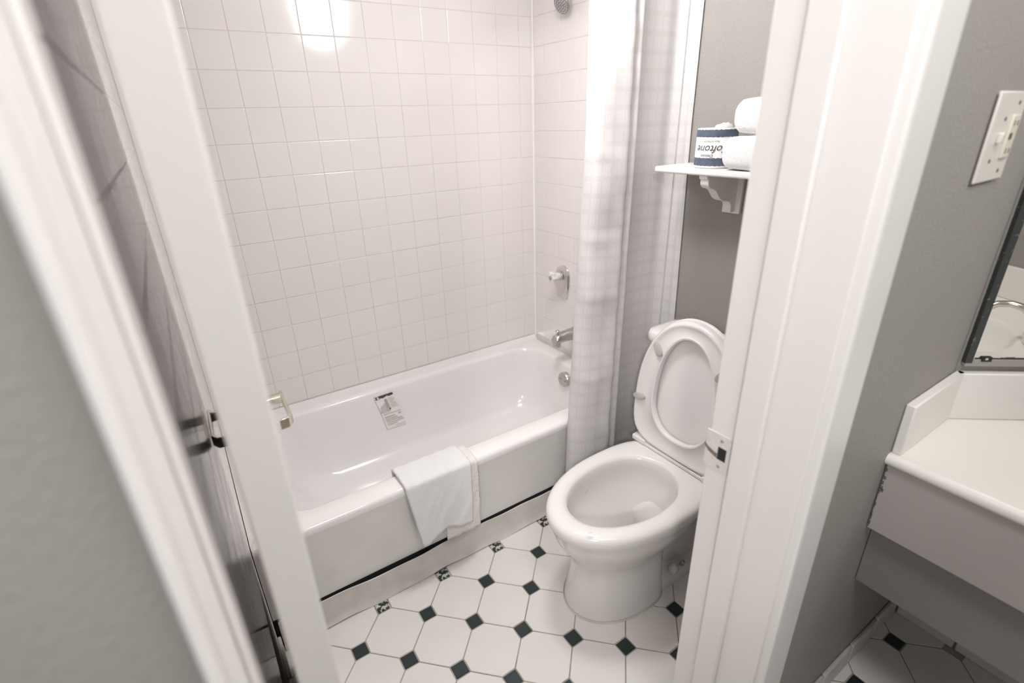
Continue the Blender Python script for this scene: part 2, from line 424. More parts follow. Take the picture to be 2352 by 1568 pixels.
# ------------------------------------------------------------------ bathtub
tub = thing('bathtub', 'white enamelled alcove bathtub below the tiled wall', 'bathtub')
x0, x1, yb, yf, ZR = LX+.001, -.001, -.001, -.726, .418
def rrect(x0, x1, y0, y1, r, z, n=8):
    p = []
    for (cx, cy, a0) in ((x1-r, y1-r, 0), (x0+r, y1-r, 90), (x0+r, y0+r, 180), (x1-r, y0+r, 270)):
        for i in range(n+1):
            a = math.radians(a0+90*i/n); p.append(Vector((cx+r*math.cos(a), cy+r*math.sin(a), z)))
    return p
rings = [rrect(x0, x1, yf, yb, .003, ZR-.030), rrect(x0, x1, yf-.002, yb, .004, ZR-.012), rrect(x0, x1, yf+.003, yb, .006, ZR-.003), rrect(x0, x1, yf+.010, yb, .008, ZR)]
ix0, ix1, iy0, iy1 = -1.405, -.072, -.640, -.052
rings += [rrect(ix0-.016, ix1+.016, iy0-.012, iy1+.012, .13, ZR+.001), rrect(ix0-.006, ix1+.006, iy0-.004, iy1+.004, .125, ZR-.004), rrect(ix0, ix1, iy0, iy1, .12, ZR-.015)]
for t_, dz in ((.15, .06), (.35, .13), (.6, .21), (.8, .26), (.92, .285), (1.0, .305)):
    k2 = t_*.035; e = (.10*t_) if t_ < .7 else .07+.06*(t_-.7)/.3
    k3 = 0 if t_ < .7 else .10*((t_-.7)/.3)**2
    rings.append(rrect(ix0+.16*t_+k3*.6, ix1-.055*t_-k3*.5, iy0+k2+k3*.6, iy1-k2-k3*.6, .12+.0*t_, ZR-.015-dz))
rings.append(rrect(ix0+.32, ix1-.2, iy0+.2, iy1-.2, .06, ZR-.327))
tb = MB(); tb.loft(rings, cap0=False); tb.build('basin', 'enamel', tub, smooth=50)
ap = MB()
for (ya, yb_, za, zb_) in ((yf+.002, yf+.020, ZR-.03, .105),):
    ap.add([(x0, yf+.0005, ZR-.022), (x1, yf+.0005, ZR-.022), (x1, yf+.004, ZR-.05), (x0, yf+.004, ZR-.05), (x0, yf+.026, .117), (x1, yf+.026, .117), (x0, yf+.06, .117), (x1, yf+.06, .117), (x0, yf+.06, ZR-.022), (x1, yf+.06, ZR-.022)],
           [(0,1,2,3), (3,2,5,4), (4,5,7,6), (6,7,9,8), (8,9,1,0), (0,3,4,6,8), (1,9,7,5,2)])
ap.build('apron', 'enamel_worn', tub)
lp = MB()
lp.add([(x0, -.016, ZR), (x1, -.016, ZR), (x1, -.0008, .4462), (x0, -.0008, .4462), (x0, -.0008, ZR-.01), (x1, -.0008, ZR-.01)], [(0,1,2,3), (3,2,5,4), (4,5,1,0), (0,3,4), (1,5,2)])
lp.build('wall_lip', 'enamel', tub)
gp = MB(); gp.box(x0, x1, yf+.028, yf+.06, 0, .1165); gp.build('shadow_gap', 'gap_shade', tub)  # black box painting the shade in the gap between apron and strip
MB().box(x0+.03, x1-.02, -.7135, -.7065, 0, .006).build('floor_gap_shade', 'gap_shade', tub)  # black sliver painting the shade below the strip's raised toe
# vinyl cove strip along the foot of the tub, slightly wavy
cv = MB(); rows = []
for i in range(61):
    x = LX+.012+(-.02-LX-.012)*i/60; wv = .003*math.sin(i*.33)+.002*math.sin(i*.9)
    yy = -.713+wv*.5; lean = .004*math.sin(i*.21+1)
    rows.append([(x, yy+lean+.002, .1105+wv*.3), (x, yy+lean, .109+wv*.3), (x, yy, .03), (x, yy-.004, .012), (x, yy-.009, .0042+wv*.8), (x, yy-.006, .0036+wv*.8), (x, yy+.004, .02), (x, yy+lean+.004, .108)])
cv.loft(rows); st = cv.build('trim_7', 'strip', smooth=40); struct(st, 'beige vinyl strip along the foot of the bathtub')
# overflow plate, on the end of the basin
ov = thing('overflow_plate', 'round brushed metal overflow plate inside the far end of the tub', 'overflow plate')
oc = Vector((-.0905, -.352, .350)); on_ = Vector((-1, 0, .12)).normalized()
MB().lathe([(.036, -.012), (.036, .006), (.033, .010), (.0, .011)], 36, oc, on_, True, False).build('plate', 'brushed_chrome', ov)
for dy in (-.018, .018):
    MB().lathe([(.0045, 0), (.0045, .003), (.002, .0035)], 14, oc+on_*.0105+Vector((0, dy, 0)), on_).build('screw', 'frame_grey', ov)
# spout
spt = thing('tub_spout', 'chrome tub spout with a diverter knob above the overflow plate', 'spout')
sy, sz = -.338, .566
rings = []
for t_, rz, ry, cz in ((0, .030, .029, 0), (.03, .029, .028, .0), (.09, .025, .025, .000), (.118, .023, .024, -.002), (.132, .022, .023, -.006), (.142, .018, .020, -.012), (.146, .010, .012, -.016)):
    rings.append([(-t_-.0, sy+ry*math.cos(2*PI*k/24), sz+cz+rz*math.sin(2*PI*k/24)) for k in range(24)])
MB().loft(rings).build('body', 'brushed_chrome', spt, smooth=60)
MB().loft([[(-.126+.017*math.cos(2*PI*k/20)*s_, sy+.020*math.sin(2*PI*k/20)*s_, z_) for k in range(20)] for z_, s_ in ((sz-.012, 1), (sz-.036, 1.02), (sz-.040, .95))]).build('nozzle', 'brushed_chrome', spt, smooth=60)
MB().lathe([(.005, 0), (.004, .012), (.009, .013), (.010, .017), (.007, .020)], 18, (-.122, sy, sz+.018)).build('diverter_knob', 'brushed_chrome', spt)
# valve
vl = thing('shower_valve', 'chrome shower valve with a clear star-shaped knob on the end wall', 'valve')
vy, vz = -.226, .795
pl_ = []
for i in range(25):
    a = PI*i/24; pl_.append((vy+.047*math.cos(a), vz+.020+.047*math.sin(a)))
pl_ += [(vy-.046, vz-.03), (vy-.034, vz-.088), (vy-.028, vz-.094), (vy+.028, vz-.094), (vy+.034, vz-.088), (vy+.046, vz-.03)]
rr = []
for dep, sc_ in ((0, 1), (.010, .97), (.014, .88)):
    rr.append([(-dep, vy+(p[0]-vy)*sc_, vz+(p[1]-vz)*sc_) for p in pl_])
MB().loft(rr).build('escutcheon', 'chrome', vl, smooth=40)
MB().lathe([(.022, .012), (.022, .022), (.018, .026)], 24, (0, vy, vz+.02), (-1, 0, 0)).build('collar', 'brushed_chrome', vl)
MB().lathe([(.016, .026), (.019, .036), (.018, .056)], 20, (0, vy, vz+.02), (-1, 0, 0)).build('knob_skirt', 'acrylic', vl)
kr = []
for h_, s_ in ((.054, .7), (.058, 1), (.072, 1.0), (.077, .75)):
    kr.append([(-h_, vy+s_*(.024+.005*math.cos(6*2*PI*k/48))*math.cos(2*PI*k/48), vz+.02+s_*(.024+.005*math.cos(6*2*PI*k/48))*math.sin(2*PI*k/48)) for k in range(48)])
knob_o = MB().loft(kr).build('star_knob', 'acrylic', vl, smooth=30)
MB().lathe([(.010, .077), (.009, .081), (.004, .082)], 18, (0, vy, vz+.02), (-1, 0, 0)).build('index_button', 'brushed_chrome', knob_o)
# shower head
sh = thing('showerhead', 'round dark-faced shower head high on the end wall', 'shower head')
hc = Vector((-.058, -.268, 1.868)); hn = Vector((-.80, -.10, -.60)).normalized()
MB().lathe([(.012, -.050), (.015, -.038), (.030, -.018), (.036, -.004), (.036, .000), (.033, .003)], 32, hc, hn).build('shell', 'brushed_chrome', sh)
MB().lathe([(.0325, .0), (.0315, .0045), (.0, .0055)], 32, hc, hn, True, False).build('spray_face', 'shower_face', sh)
q = Vector((0, 0, 1)).rotation_difference(hn); nz = MB()
for rr_, cnt in ((.008, 6), (.017, 12), (.025, 18)):
    for k in range(cnt):
        a = 2*PI*k/cnt; nz.lathe([(.0016, .004), (.0013, .0066)], 6, hc+q @ Vector((rr_*math.cos(a), rr_*math.sin(a), 0)), hn)
nz = nz.build('nozzle', 'nozzle', sh); nz['kind'] = 'stuff'
MB().tube([tuple(hc-hn*.045), (-.022, -.262, 1.905), (-.008, -.260, 1.925), (0, -.26, 1.93)], .0085, 14).build('arm', 'chrome', sh)

# label printed film on the inner back wall of the tub
lb = thing('care_label', 'torn grey and black printed sticker inside the bathtub', 'label')
# local frame on the sloping inner wall
def tubwall(u, v, h=.0):     # u along x from the label's lower left, v up the wall
    z = .232+v*.985; dz = ZR-.015-z; y = iy1-.035*min(1, dz/.30)*1.02-.0012-h
    return Vector((-.872+u-.22*v, y, z))
def flat(pts, h, mat_, name):
    mb = MB(); P_ = [tubwall(u, v, h) for u, v in pts]; Q_ = [tubwall(u, v, h-.0004) for u, v in pts]
    n = len(pts); mb.add(P_+Q_, [tuple(range(n)), tuple(range(2*n-1, n-1, -1))] + [(i, (i+1) % n, n+(i+1) % n, n+i) for i in range(n)]); return mb.build(name, mat_, lb, smooth=0)
flat([(-.006, -.004), (.085, -.004), (.083, .08), (.086, .168), (-.004, .166), (-.002, .07)], .0004, 'label_film', 'film')
flat([(.014, .146), (.020, .152), (.034, .149), (.050, .155), (.064, .151), (.081, .155), (.081, .165), (.012, .163), (.016, .155)], .0012, 'label_black', 'header')
flat([(-.003, .150), (.008, .146), (.006, .155), (.011, .160), (-.002, .163), (.003, .156)], .0012, 'label_black', 'header')
flat([(-.002, .078), (.040, .078), (.044, .098), (.030, .125), (.020, .118), (.006, .110)], .0012, 'label_picture', 'picture')
flat([(.030, .098), (.046, .098), (.046, .142), (.034, .142)], .0016, 'label_grey', 'picture_shadow')
flat([(.038, .086), (.047, .090), (.047, .097), (.040, .093)], .0018, 'label_black', 'picture_corner')
for k in range(9):
    v = .140-.0058*k; L_ = .074+random.uniform(-.006, .010)
    flat([(.052, v), (L_, v), (L_, v+.0022), (.052, v+.0022)], .0012, 'label_text', 'text_line')
flat([(.004, .068), (.083, .068), (.083, .0710), (.004, .0710)], .0012, 'label_grey', 'rule')
flat([(.068, .054), (.081, .054), (.081, .062), (.068, .062)], .0012, 'label_text', 'stamp')
for k in range(5):
    v = .052-.0098*k; L_ = (.052, .060, .078, .082, .050)[k]
    flat([(.004, v), (L_, v), (L_, v+.0058), (.004, v+.0058)], .0012, 'label_text' if k < 3 else 'label_picture', 'text_block')
flat([(.034, .004), (.080, .004), (.080, .0060), (.034, .0060)], .0012, 'label_text', 'rule')

# ------------------------------------------------------------------ towels on the tub edge
def drape(name, xa, xb, bottom, off, thick, material, label, cat, inner=.30, nx=40, shear=(0, 0), wob=.004):
    path = []   # (y, z) over the rim: inside, top, outside
    yi, yo = iy0+.012+off, yf-.004-off
    path += [(yi+.012, inner), (yi+.006, ZR-.05), (yi, ZR-.016)]
    for i in range(5):
        a = PI/2*i/4; path.append((yi-.008*(1-math.cos(a))*1.6, ZR-.010+off+.010*math.sin(a)))
    path += [(-.66, ZR+off+.002), (-.69, ZR+off+.002), (-.712, ZR+off+.001)]
    for i in range(1, 6):
        a = PI/2*i/5; path.append((yo+.012*(1-math.sin(a)), ZR+off-.012*(1-math.cos(a))))
    npth = len(path); rows = []
    nd = 22
    for i in range(nx+1):
        t_ = i/nx; row = []
        zb = bottom(t_)
        full = path + [(yo-.0006*k-.010*math.sin(PI*k/nd)*.25, ZR+off-.012-(ZR+off-.012-zb)*k/nd) for k in range(1, nd+1)]
        for j, (y, z) in enumerate(full):
            f_ = max(0, (j-npth))/nd
            x = xa+(xb-xa)*t_ + (shear[0]+(shear[1]-shear[0])*t_)*f_
            wv = wob*math.sin(t_*7+j*.15)*f_ + .0012*math.sin(t_*23+j*.7)
            row.append((x, y-abs(wv)*.8, z+.0010*math.sin(t_*31+j)))
        rows.append(row)
    o = MB().grid(rows).build(name, material, smooth=60, solid=thick)
    return tag(o, label, cat)
drape('bath_mat', -.925, -.782, lambda t_: .150-.004*t_, .0022, .003, 'mat_cloth', 'thin ivory embossed bath mat under the towel on the tub edge', 'bath mat', wob=.002, shear=(0, -.012))
drape('bath_towel', -1.046, -.812, lambda t_: .203-.026*math.exp(-((t_-.08)/.14)**2)+.020*math.exp(-((t_-.5)/.18)**2)-.014*t_, .0090, .009, 'terry', 'white terry towel folded over the front edge of the bathtub', 'towel', shear=(.030, -.016), wob=.004)

# ------------------------------------------------------------------ toilet
to = thing('toilet', 'white toilet with its seat and lid raised', 'toilet')
YC = -1.113
def egg(uf, ub, wd, z, n=64, nb=3.2, mid=.42, nf=2.05):
    """closed outline: u distance from wall, widest at mid between back and front"""
    um = ub+(uf-ub)*mid; pts = []
    for i in range(n):
        a = 2*PI*i/n; c, s_ = math.cos(a), math.sin(a)
        e = nf if c >= 0 else nb
        r = (abs(c)**e+abs(s_)**e)**(-1/e)
        u = um + (uf-um if c >= 0 else um-ub)*r*c
        pts.append(Vector((-u, YC+wd*r*s_, z)))
    return pts
R_ = [egg(.672, .34, .140, 0, mid=.38), egg(.669, .34, .138, .012, mid=.38), egg(.655, .34, .126, .09, mid=.38), egg(.648, .34, .121, .16, mid=.38), egg(.655, .335, .127, .205, mid=.38),
      egg(.682, .30, .148, .245), egg(.707, .26, .170, .285), egg(.722, .225, .185, .325), egg(.729, .20, .190, .350), egg(.737, .185, .1955, .362), egg(.741, .18, .198, .378),
      egg(.737, .18, .196, .392), egg(.726, .18, .187, .4005), egg(.710, .185, .173, .4025),
      egg(.690, .262, .150, .402, mid=.45, nb=2.3), egg(.674, .272, .139, .398, mid=.45, nb=2.2), egg(.668, .276, .135, .388, mid=.45, nb=2.2), egg(.664, .278, .134, .365, mid=.45, nb=2.2),
      egg(.664, .276, .136, .335, mid=.45, nb=2.2), egg(.650, .285, .128, .29, mid=.45, nb=2.2), egg(.61, .30, .108, .235, mid=.45, nb=2.2), egg(.55, .315, .082, .18, mid=.42, nb=2), egg(.50, .325, .062, .14, mid=.4, nb=2), egg(.46, .335, .045, .09, mid=.4, nb=2), egg(.42, .35, .03, .085, mid=.4, nb=2)]
MB().loft(R_).build('bowl', 'porcelain_body', to, smooth=60)
# polished rim ring and foot behind the pedestal
ft = MB()
ft.loft([egg(.52, .10, .122, 0, nb=3), egg(.52, .10, .122, .022, nb=3), egg(.50, .11, .112, .034, nb=3)])
ft.build('foot', 'porcelain', to, smooth=50)
tw = MB(); tw.loft([egg(.38, .06, .075, .03, nb=3), egg(.36, .06, .070, .13, nb=3), egg(.27, .04, .085, .22, nb=3), egg(.25, .03, .12, .32, nb=3.5), egg(.245, .02, .165, .375, nb=5, nf=4), egg(.24, .018, .175, .400, nb=5, nf=5)])
tw.build('trapway', 'porcelain', to, smooth=50)
MB().loft([egg(.478, .327, .056, .128, mid=.4, nb=2), egg(.482, .327, .0575, .130, mid=.4, nb=2)]).build('water', 'water', to)
MB().lathe([(.017, 0), (.018, .010), (.015, .022), (.008, .030), (.0, .032)], 20, (-.300, YC-.100, .033), (0, -.15, 1), True, False).build('bolt_cap', 'porcelain', to)
MB().lathe([(.008, 0), (.008, .016), (.005, .018)], 12, (-.255, YC-.102, .034), (0, -.1, 1)).build('floor_bolt', 'brushed_chrome', to)
cl = MB(); bot = egg(.672, .34, .140, 0, mid=.38)
cl.loft([[(p.x*1.004, YC+(p.y-YC)*1.02, .0003) for p in bot], [(p.x*1.002, YC+(p.y-YC)*1.012, .004) for p in bot], [(p.x, p.y, .006) for p in bot]], False, False); cl.build('caulk', 'strip', to)
# tank
def rbox(u0, u1, wd, z, r=.035):
    return [Vector((p.x, p.y, z)) for p in rrect(-u1, -u0, YC-wd, YC+wd, r, z, 6)]
tank_o = MB().loft([rbox(.03, .165, .185, .40), rbox(.022, .175, .195, .45), rbox(.018, .180, .203, .775)]).build('tank', 'porcelain', to, smooth=50)
MB().loft([rbox(.012, .186, .209, .775), rbox(.010, .189, .212, .781), rbox(.010, .189, .212, .802), rbox(.016, .183, .206, .813), rbox(.03, .165, .19, .816)]).build('tank_lid', 'porcelain', tank_o, smooth=50)
# raised seat and lid: local frame, l = distance from hinge along the seat, v lateral, h = out from its plane (towards the bowl front)
HX, HZ = -.222, .428; lean = math.radians(4.5)
ld = Vector((math.sin(lean), 0, math.cos(lean))); hn2 = Vector((-math.cos(lean), 0, math.sin(lean)))
def seatp(l, v, h): return Vector((HX, YC, HZ)) + ld*l + Vector((0, v, 0)) + hn2*h
def outline(l0, l1, wd, mid=.36, n=72, nb=4.0, nf=2.15):
    lm = l0+(l1-l0)*mid; o = []
    for i in range(n):
        a = 2*PI*i/n; c, s_ = math.cos(a), math.sin(a); e = nf if c >= 0 else nb
        r = (abs(c)**e+abs(s_)**e)**(-1/e); o.append((lm+(l1-lm if c >= 0 else lm-l0)*r*c, wd*r*s_))
    return o
so_, si_ = outline(-.012, .470, .196), outline(.058, .412, .112, mid=.36, nb=2.35)
def scl(o, d):   # inset outline by d
    cx = sum(p[0] for p in o)/len(o); r = []
    for p in o:
        q_ = Vector((p[0]-cx, p[1])); q_ *= 1-d/q_.length; r.append((cx+q_.x, q_.y))
    return r
sr = [[seatp(*p, .000) for p in scl(so_, .004)], [seatp(*p, .003) for p in so_], [seatp(*p, .015) for p in so_], [seatp(*p, .021) for p in scl(so_, .007)], [seatp(*p, .022) for p in scl(so_, .013)], [seatp(*p, .0185) for p in scl(so_, .018)],
      [seatp(*p, .0185) for p in scl(si_, -.012)], [seatp(*p, .0225) for p in scl(si_, -.008)], [seatp(*p, .0215) for p in scl(si_, -.003)], [seatp(*p, .016) for p in si_], [seatp(*p, .003) for p in si_], [seatp(*p, 0) for p in scl(si_, -.003)]]
sm = MB(); n_ = len(sr[0]); sm.loft(sr, False, False)
# close ring back
k0 = 0; k1 = (len(sr)-1)*n_
sm.f += [(k1+i, k1+(i+1) % n_, k0+(i+1) % n_, k0+i) for i in range(n_)]
seat_o = sm.build('seat', 'seat_plastic', to, smooth=50)
lo = outline(-.012, .476, .201)
lr = [[seatp(*p, -.003) for p in scl(lo, .016)], [seatp(*p, -.003) for p in scl(lo, .003)], [seatp(*p, -.006) for p in lo], [seatp(*p, -.014) for p in lo], [seatp(*p, -.020) for p in scl(lo, .012)], [seatp(*p, -.024) for p in scl(lo, .05)]]
MB().loft(lr).build('lid', 'seat_plastic', to, smooth=50)
for (l, v, ang) in ((.345, .120, 35), (.150, .172, 100), (.150, -.172, 80), (.345, -.120, -35)):
    a = math.radians(ang); c, s_ = math.cos(a), math.sin(a); bm_ = MB(); rg = []
    for h, k in ((.017, 1), (.027, 1), (.029, .85)):
        ring = []
        for i in range(24):
            t_ = 2*PI*i/24; px = .025*k*math.copysign(abs(math.cos(t_))**.7, math.cos(t_)); py = .0115*k*math.sin(t_)
            ring.append(seatp(l+px*c-py*s_, v+px*s_+py*c, h))
        rg.append(ring)
    bm_.loft(rg); bm_.build('seat_bumper', 'seat_bumper', seat_o, smooth=40)
# hinges
hb = MB(); hb.box(-.243, -.222, YC-.150, YC+.150, .4035, .416); hb.build('hinge_bar', 'seat_plastic', to, bevel=.003)
for v in (-.150, .150):
    MB().box(-.246, -.196, YC+v-.030, YC+v+.030, .4025, .424).build('hinge_block', 'seat_plastic', to, bevel=.005)
MB().lathe([(.008, -.165), (.008, .165)], 16, (-.228, YC, .421), (0, 1, 0)).build('hinge_rod', 'seat_plastic', to)

# ------------------------------------------------------------------ wall shelf with bracket, roll and towels
sf = thing('wall_shelf', 'white wooden shelf on a scrolled bracket above the toilet', 'shelf')
MB().box(-.170, 0, -1.40, -.872, 1.322, 1.340).build('board', 'white_paint', sf, bevel=.0055, seg=3)
prof = [(0, 1.322), (0, 1.205), (-.026, 1.205), (-.028, 1.222)]
for i in range(9):
    a = math.radians(180+(-90)*i/8)   # small hollow
    prof.append((-.050-.018*math.cos(a)*1.0-.004, 1.224+.022*math.sin(a)))
prof = [(0, 1.322), (0, 1.206), (-.030, 1.206), (-.032, 1.222), (-.036, 1.232), (-.044, 1.239), (-.056, 1.242), (-.070, 1.244), (-.084, 1.249), (-.096, 1.257), (-.106, 1.268), (-.115, 1.277), (-.128, 1.283), (-.142, 1.286), (-.150, 1.292), (-.154, 1.300), (-.154, 1.310), (-.160, 1.312), (-.163, 1.322)]
MB().extrude([(p[0], -1.034, p[1]) for p in prof], (0, -.028, 0)).build('bracket', 'white_paint', sf, bevel=.0012)
MB().box(-.012, 0, -1.078, -1.018, 1.200, 1.322).build('bracket_plate', 'white_paint', sf, bevel=.002)

def text_mesh(body, size, shear=0, spacing=1.0):
    c = bpy.data.curves.new('t', 'FONT'); c.body = body; c.size = size; c.shear = shear; c.align_x = 'CENTER'; c.align_y = 'CENTER'; c.resolution_u = 3; c.space_character = spacing
    o = bpy.data.objects.new('t', c); COL.objects.link(o); dg = bpy.context.evaluated_depsgraph_get(); dg.update()
    me = o.evaluated_get(dg).to_mesh(); v = [tuple(p.co) for p in me.vertices]; f = [tuple(p.vertices) for p in me.polygons]
    o.evaluated_get(dg).to_mesh_clear(); bpy.data.objects.remove(o); bpy.data.curves.remove(c); return v, f
tp = thing('toilet_paper_roll', 'wrapped toilet paper roll with blue bands and upside-down lettering on the shelf', 'toilet paper')
TC = Vector((-.098, -1.032, 1.340)); TR, TH = .0555, .106
MB().lathe([(TR-.004, 0), (TR, .003), (TR, TH-.003), (TR-.002, TH), (.022, TH-.001), (.020, TH-.02)], 64, TC).build('wrapper', 'paper', tp, smooth=40)
for z0_, z1_ in ((.0075, .0285), (.0835, .1025)):
    nn = 96; r0 = TR+.0005
    rg = []
    for zz, rr_ in ((z0_, TR-.0005), (z0_, r0), (z1_, r0), (z1_, TR-.0005)):
        rg.append([TC+Vector((rr_*math.cos(2*PI*i/nn), rr_*math.sin(2*PI*i/nn), zz+(.0006*math.sin(i*1.7)+.0004*math.sin(i*4.1)))) for i in range(nn)])
    MB().loft(rg, False, False).build('blue_band', 'blue_print', tp, smooth=40)
face = math.atan2(CAMP.y-TC.y, CAMP.x-TC.x)
def wrap_text(body, size, zc_, da, shear, name):
    v, f = text_mesh(body, size, shear); mb = MB()
    # upside down: rotate 180 deg in the label plane
    P_ = []
    for (a, b_, c_) in v:
        a, b_ = -a, -b_
        ang = face+da+a/TR
        P_.append(TC+Vector(((TR+.0009)*math.cos(ang), (TR+.0009)*math.sin(ang), zc_+b_)))
    mb.add(P_, f); mb.build(name, 'ink', tp, smooth=0)
wrap_text('Softone', .0285, .053, -.22, .3, 'brand_lettering')
wrap_text('Deluxe', .0125, .0345, -.42, .15, 'small_lettering')
wrap_text('Item # P06254', .0072, .0725, -.25, .1, 'item_number')
lsn = MB(); rows = []
for i in range(9):
    a = face-.2+1.3*i/8; rows.append([TC+Vector(((TR-.006)*math.cos(a), (TR-.006)*math.sin(a), TH-.002)), TC+Vector(((TR-.014+.004*math.sin(i*2.1))*math.cos(a), (TR-.014)*math.sin(a), TH+.006+.008*math.sin(PI*i/8)+.002*math.sin(i*3)))])
lsn.grid(rows); lsn.build('loose_wrapper', 'paper', tp, solid=.0006)

def rolled_towel(yl, yr, z0_, z1_, xf, xb, label):
    """rolled towel lying along X: flattened spiral section, rounded ends"""
    cy, cz = (yl+yr)/2, (z0_+z1_)/2; a_, b_ = abs(yl-yr)/2, (z1_-z0_)/2; n = 72; rings = []
    prof_ = [(0, .55), (.004, .80), (.014, .95), (.030, 1.0)] + [(.03+.11*k/8, 1.0) for k in range(1, 9)] + [(.146, .97), (.156, .85), (.160, .6)]
    for d, s_ in prof_:
        ring = []
        for i in range(n):
            t_ = 2*PI*i/n; k_ = 1+random.uniform(-.012, .012)
            off = (a_-b_)*max(-1, min(1, math.cos(t_)*2.2))
            y_ = cy + off*(1-.06*(1-s_)) + b_*1.0*s_*k_*math.copysign(abs(math.cos(t_))**.85, math.cos(t_)); z_ = cz + b_*s_*k_*math.copysign(abs(math.sin(t_))**.85, math.sin(t_))
            ring.append((xf+d, y_, max(z0_, z_)))
        rings.append(ring)
    return MB().loft(rings)
tw1 = rolled_towel(-1.092, -1.36, 1.340, 1.4295, -.168, 0, ''); o = tw1.build('rolled_towel', 'terry', smooth=80); tag(o, 'white rolled towel lying on the shelf, lower of two', 'towel', 'rolled towels on the shelf')
tw2 = rolled_towel(-1.110, -1.345, 1.4295, 1.521, -.160, 0, ''); o = tw2.build('rolled_towel', 'terry', smooth=80); tag(o, 'white rolled towel stacked on top of another on the shelf', 'towel', 'rolled towels on the shelf')

# ------------------------------------------------------------------ shower curtain
cu = thing('shower_curtain', 'white woven-check shower curtain bunched at the end of the tub', 'curtain')
top = [(-.334, -.735), (-.331, -.757), (-.322, -.782), (-.292, -.797), (-.262, -.805), (-.228, -.813), (-.208, -.800), (-.190, -.808), (-.168, -.796), (-.120, -.794), (-.072, -.799), (-.036, -.797), (-.022, -.812), (-.022, -.824), (-.014, -.826), (-.010, -.840), (-.012, -.856), (-.007, -.866)]
bot = [(-.395, -.745), (-.392, -.770), (-.370, -.792), (-.330, -.806), (-.290, -.812), (-.252, -.820), (-.230, -.804), (-.208, -.812), (-.176, -.786), (-.120, -.774), (-.066, -.784), (-.042, -.796), (-.026, -.812), (-.022, -.822), (-.014, -.826), (-.010, -.845), (-.012, -.866), (-.007, -.886)]
def spline(P, n):
    P = [Vector((*p, 0)) for p in P]; out = []
    m_ = len(P)-1
    for i in range(n+1):
        t_ = i/n*m_; k = min(int(t_), m_-1); u = t_-k
        a, b_, c, d = P[max(k-1, 0)], P[k], P[k+1], P[min(k+2, m_)]
        out.append(.5*((2*b_)+(c-a)*u+(2*a-5*b_+4*c-d)*u*u+(3*b_-a-3*c+d)*u**3))
    return out
N, NZ = 150, 96; ST, SB = spline(top, N), spline(bot, N)
zt, zb = 1.900, .055
rows = []; uvs = []; arc = [0]
for i in range(1, N+1): arc.append(arc[-1]+(ST[i]-ST[i-1]).length)
for k in range(NZ+1):
    f_ = k/NZ; z = zt+(zb-zt)*f_; row = []
    g_ = max(0, min(1, (1.45-z)/1.05))
    g_ = g_ if z > .40 else 1+(.40-z)*.35
    for i in range(N+1):
        p = ST[i].lerp(SB[i], g_); t_ = i/N
        cr = .0035*math.sin(z*19+t_*9+1.3*math.sin(t_*14))*math.exp(-((t_-.17)/.2)**2)*(1 if z < 1.4 else .35)
        cr += .0025*math.sin(z*47+t_*31)*math.exp(-((t_-.3)/.1)**2)
        # a soft horizontal crease
        for zc_, am in ((1.38, .005), (1.12, .005), (.93, .006), (.62, .005)):
            cr += am*math.exp(-((z-zc_-.06*(t_-.1)*(-1))/.012)**2)*math.exp(-((t_-.15)/.16)**2)
        row.append((p.x-cr*.5, p.y-cr, z)); uvs.append((arc[i]*1.25, z))
    rows.append(row)
cm = MB().grid(rows)
co = cm.build('fabric', 'curtain', cu, smooth=80)
ul = co.data.uv_layers.new(name='uv')
for lp_ in co.data.loops: ul.data[lp_.index].uv = uvs[lp_.vertex_index]
m_ = co.modifiers.new('solid', 'SOLIDIFY'); m_.thickness = .0012
rd = thing('curtain_rod', 'chrome shower curtain rod across the tub', 'curtain rod')
MB().tube([(LX, -.765, 1.92), (0, -.765, 1.92)], .0125, 18).build('tube', 'chrome', rd)
for xf_, s_ in ((0, -1), (LX, 1)):
    MB().lathe([(.03, 0), (.028, .012), (.015, .018)], 24, (xf_, -.765, 1.92), (s_, 0, 0)).build('flange', 'chrome', rd)
for k in range(9):
    p = ST[int(N*(k+.5)/9)]
    pts = [(p.x, -.765+.019*math.cos(2*PI*i/16), 1.915+.019*math.sin(2*PI*i/16)) for i in range(17)]
    MB().tube(pts, .0018, 6, cap=False).build('ring', 'chrome', cu)

# ------------------------------------------------------------------ bathroom ceiling lamp
cl_ = thing('ceiling_lamp', 'round white ceiling lamp of the bathroom', 'lamp')
MB().lathe([(.15, 0), (.15, -.022), (.14, -.026)], 40, (-.62, -.90, CEIL)).build('canopy', 'ceiling_paint', cl_)
MB().lathe([(.135, -.026), (.125, -.050), (.08, -.066), (0, -.070)], 40, (-.62, -.90, CEIL), cap0=True, cap1=False).build('glass_shade', 'lamp_glass', cl_)

# ------------------------------------------------------------------ switch plate on the hall wall
sw = thing('wall_plate', 'stained ivory wall plate with outlet and switch on the grey wall', 'outlet')
MB().box(-.341, -.214, YW-.006, YW, 1.364, 1.503).build('plate', 'switch_plastic', sw, bevel=.004, seg=3)
outl = MB().box(-.265, -.230, YW-.010, YW-.005, 1.400, 1.468).build('outlet_face', 'ivory', sw, bevel=.002)
MB().box(-.262, -.252, YW-.0115, YW-.0098, 1.430, 1.440).build('test_button', 'switch_dark', outl, bevel=.0008)
for dx in (-.2555, -.2405):
    for zz in (1.412, 1.455):
        MB().box(dx-.0012, dx+.0012, YW-.0107, YW-.0098, zz-.004, zz+.004).build('slot', 'switch_dark', outl)
for xs, zz in ((-.2915, 1.462), (-.3035, 1.398), (-.248, 1.486), (-.248, 1.380)):
    MB().lathe([(.0034, 0), (.0030, .001), (.001, .0012)], 14, (xs, YW-.006, zz), (0, -1, 0)).build('screw', 'switch_dark', sw)
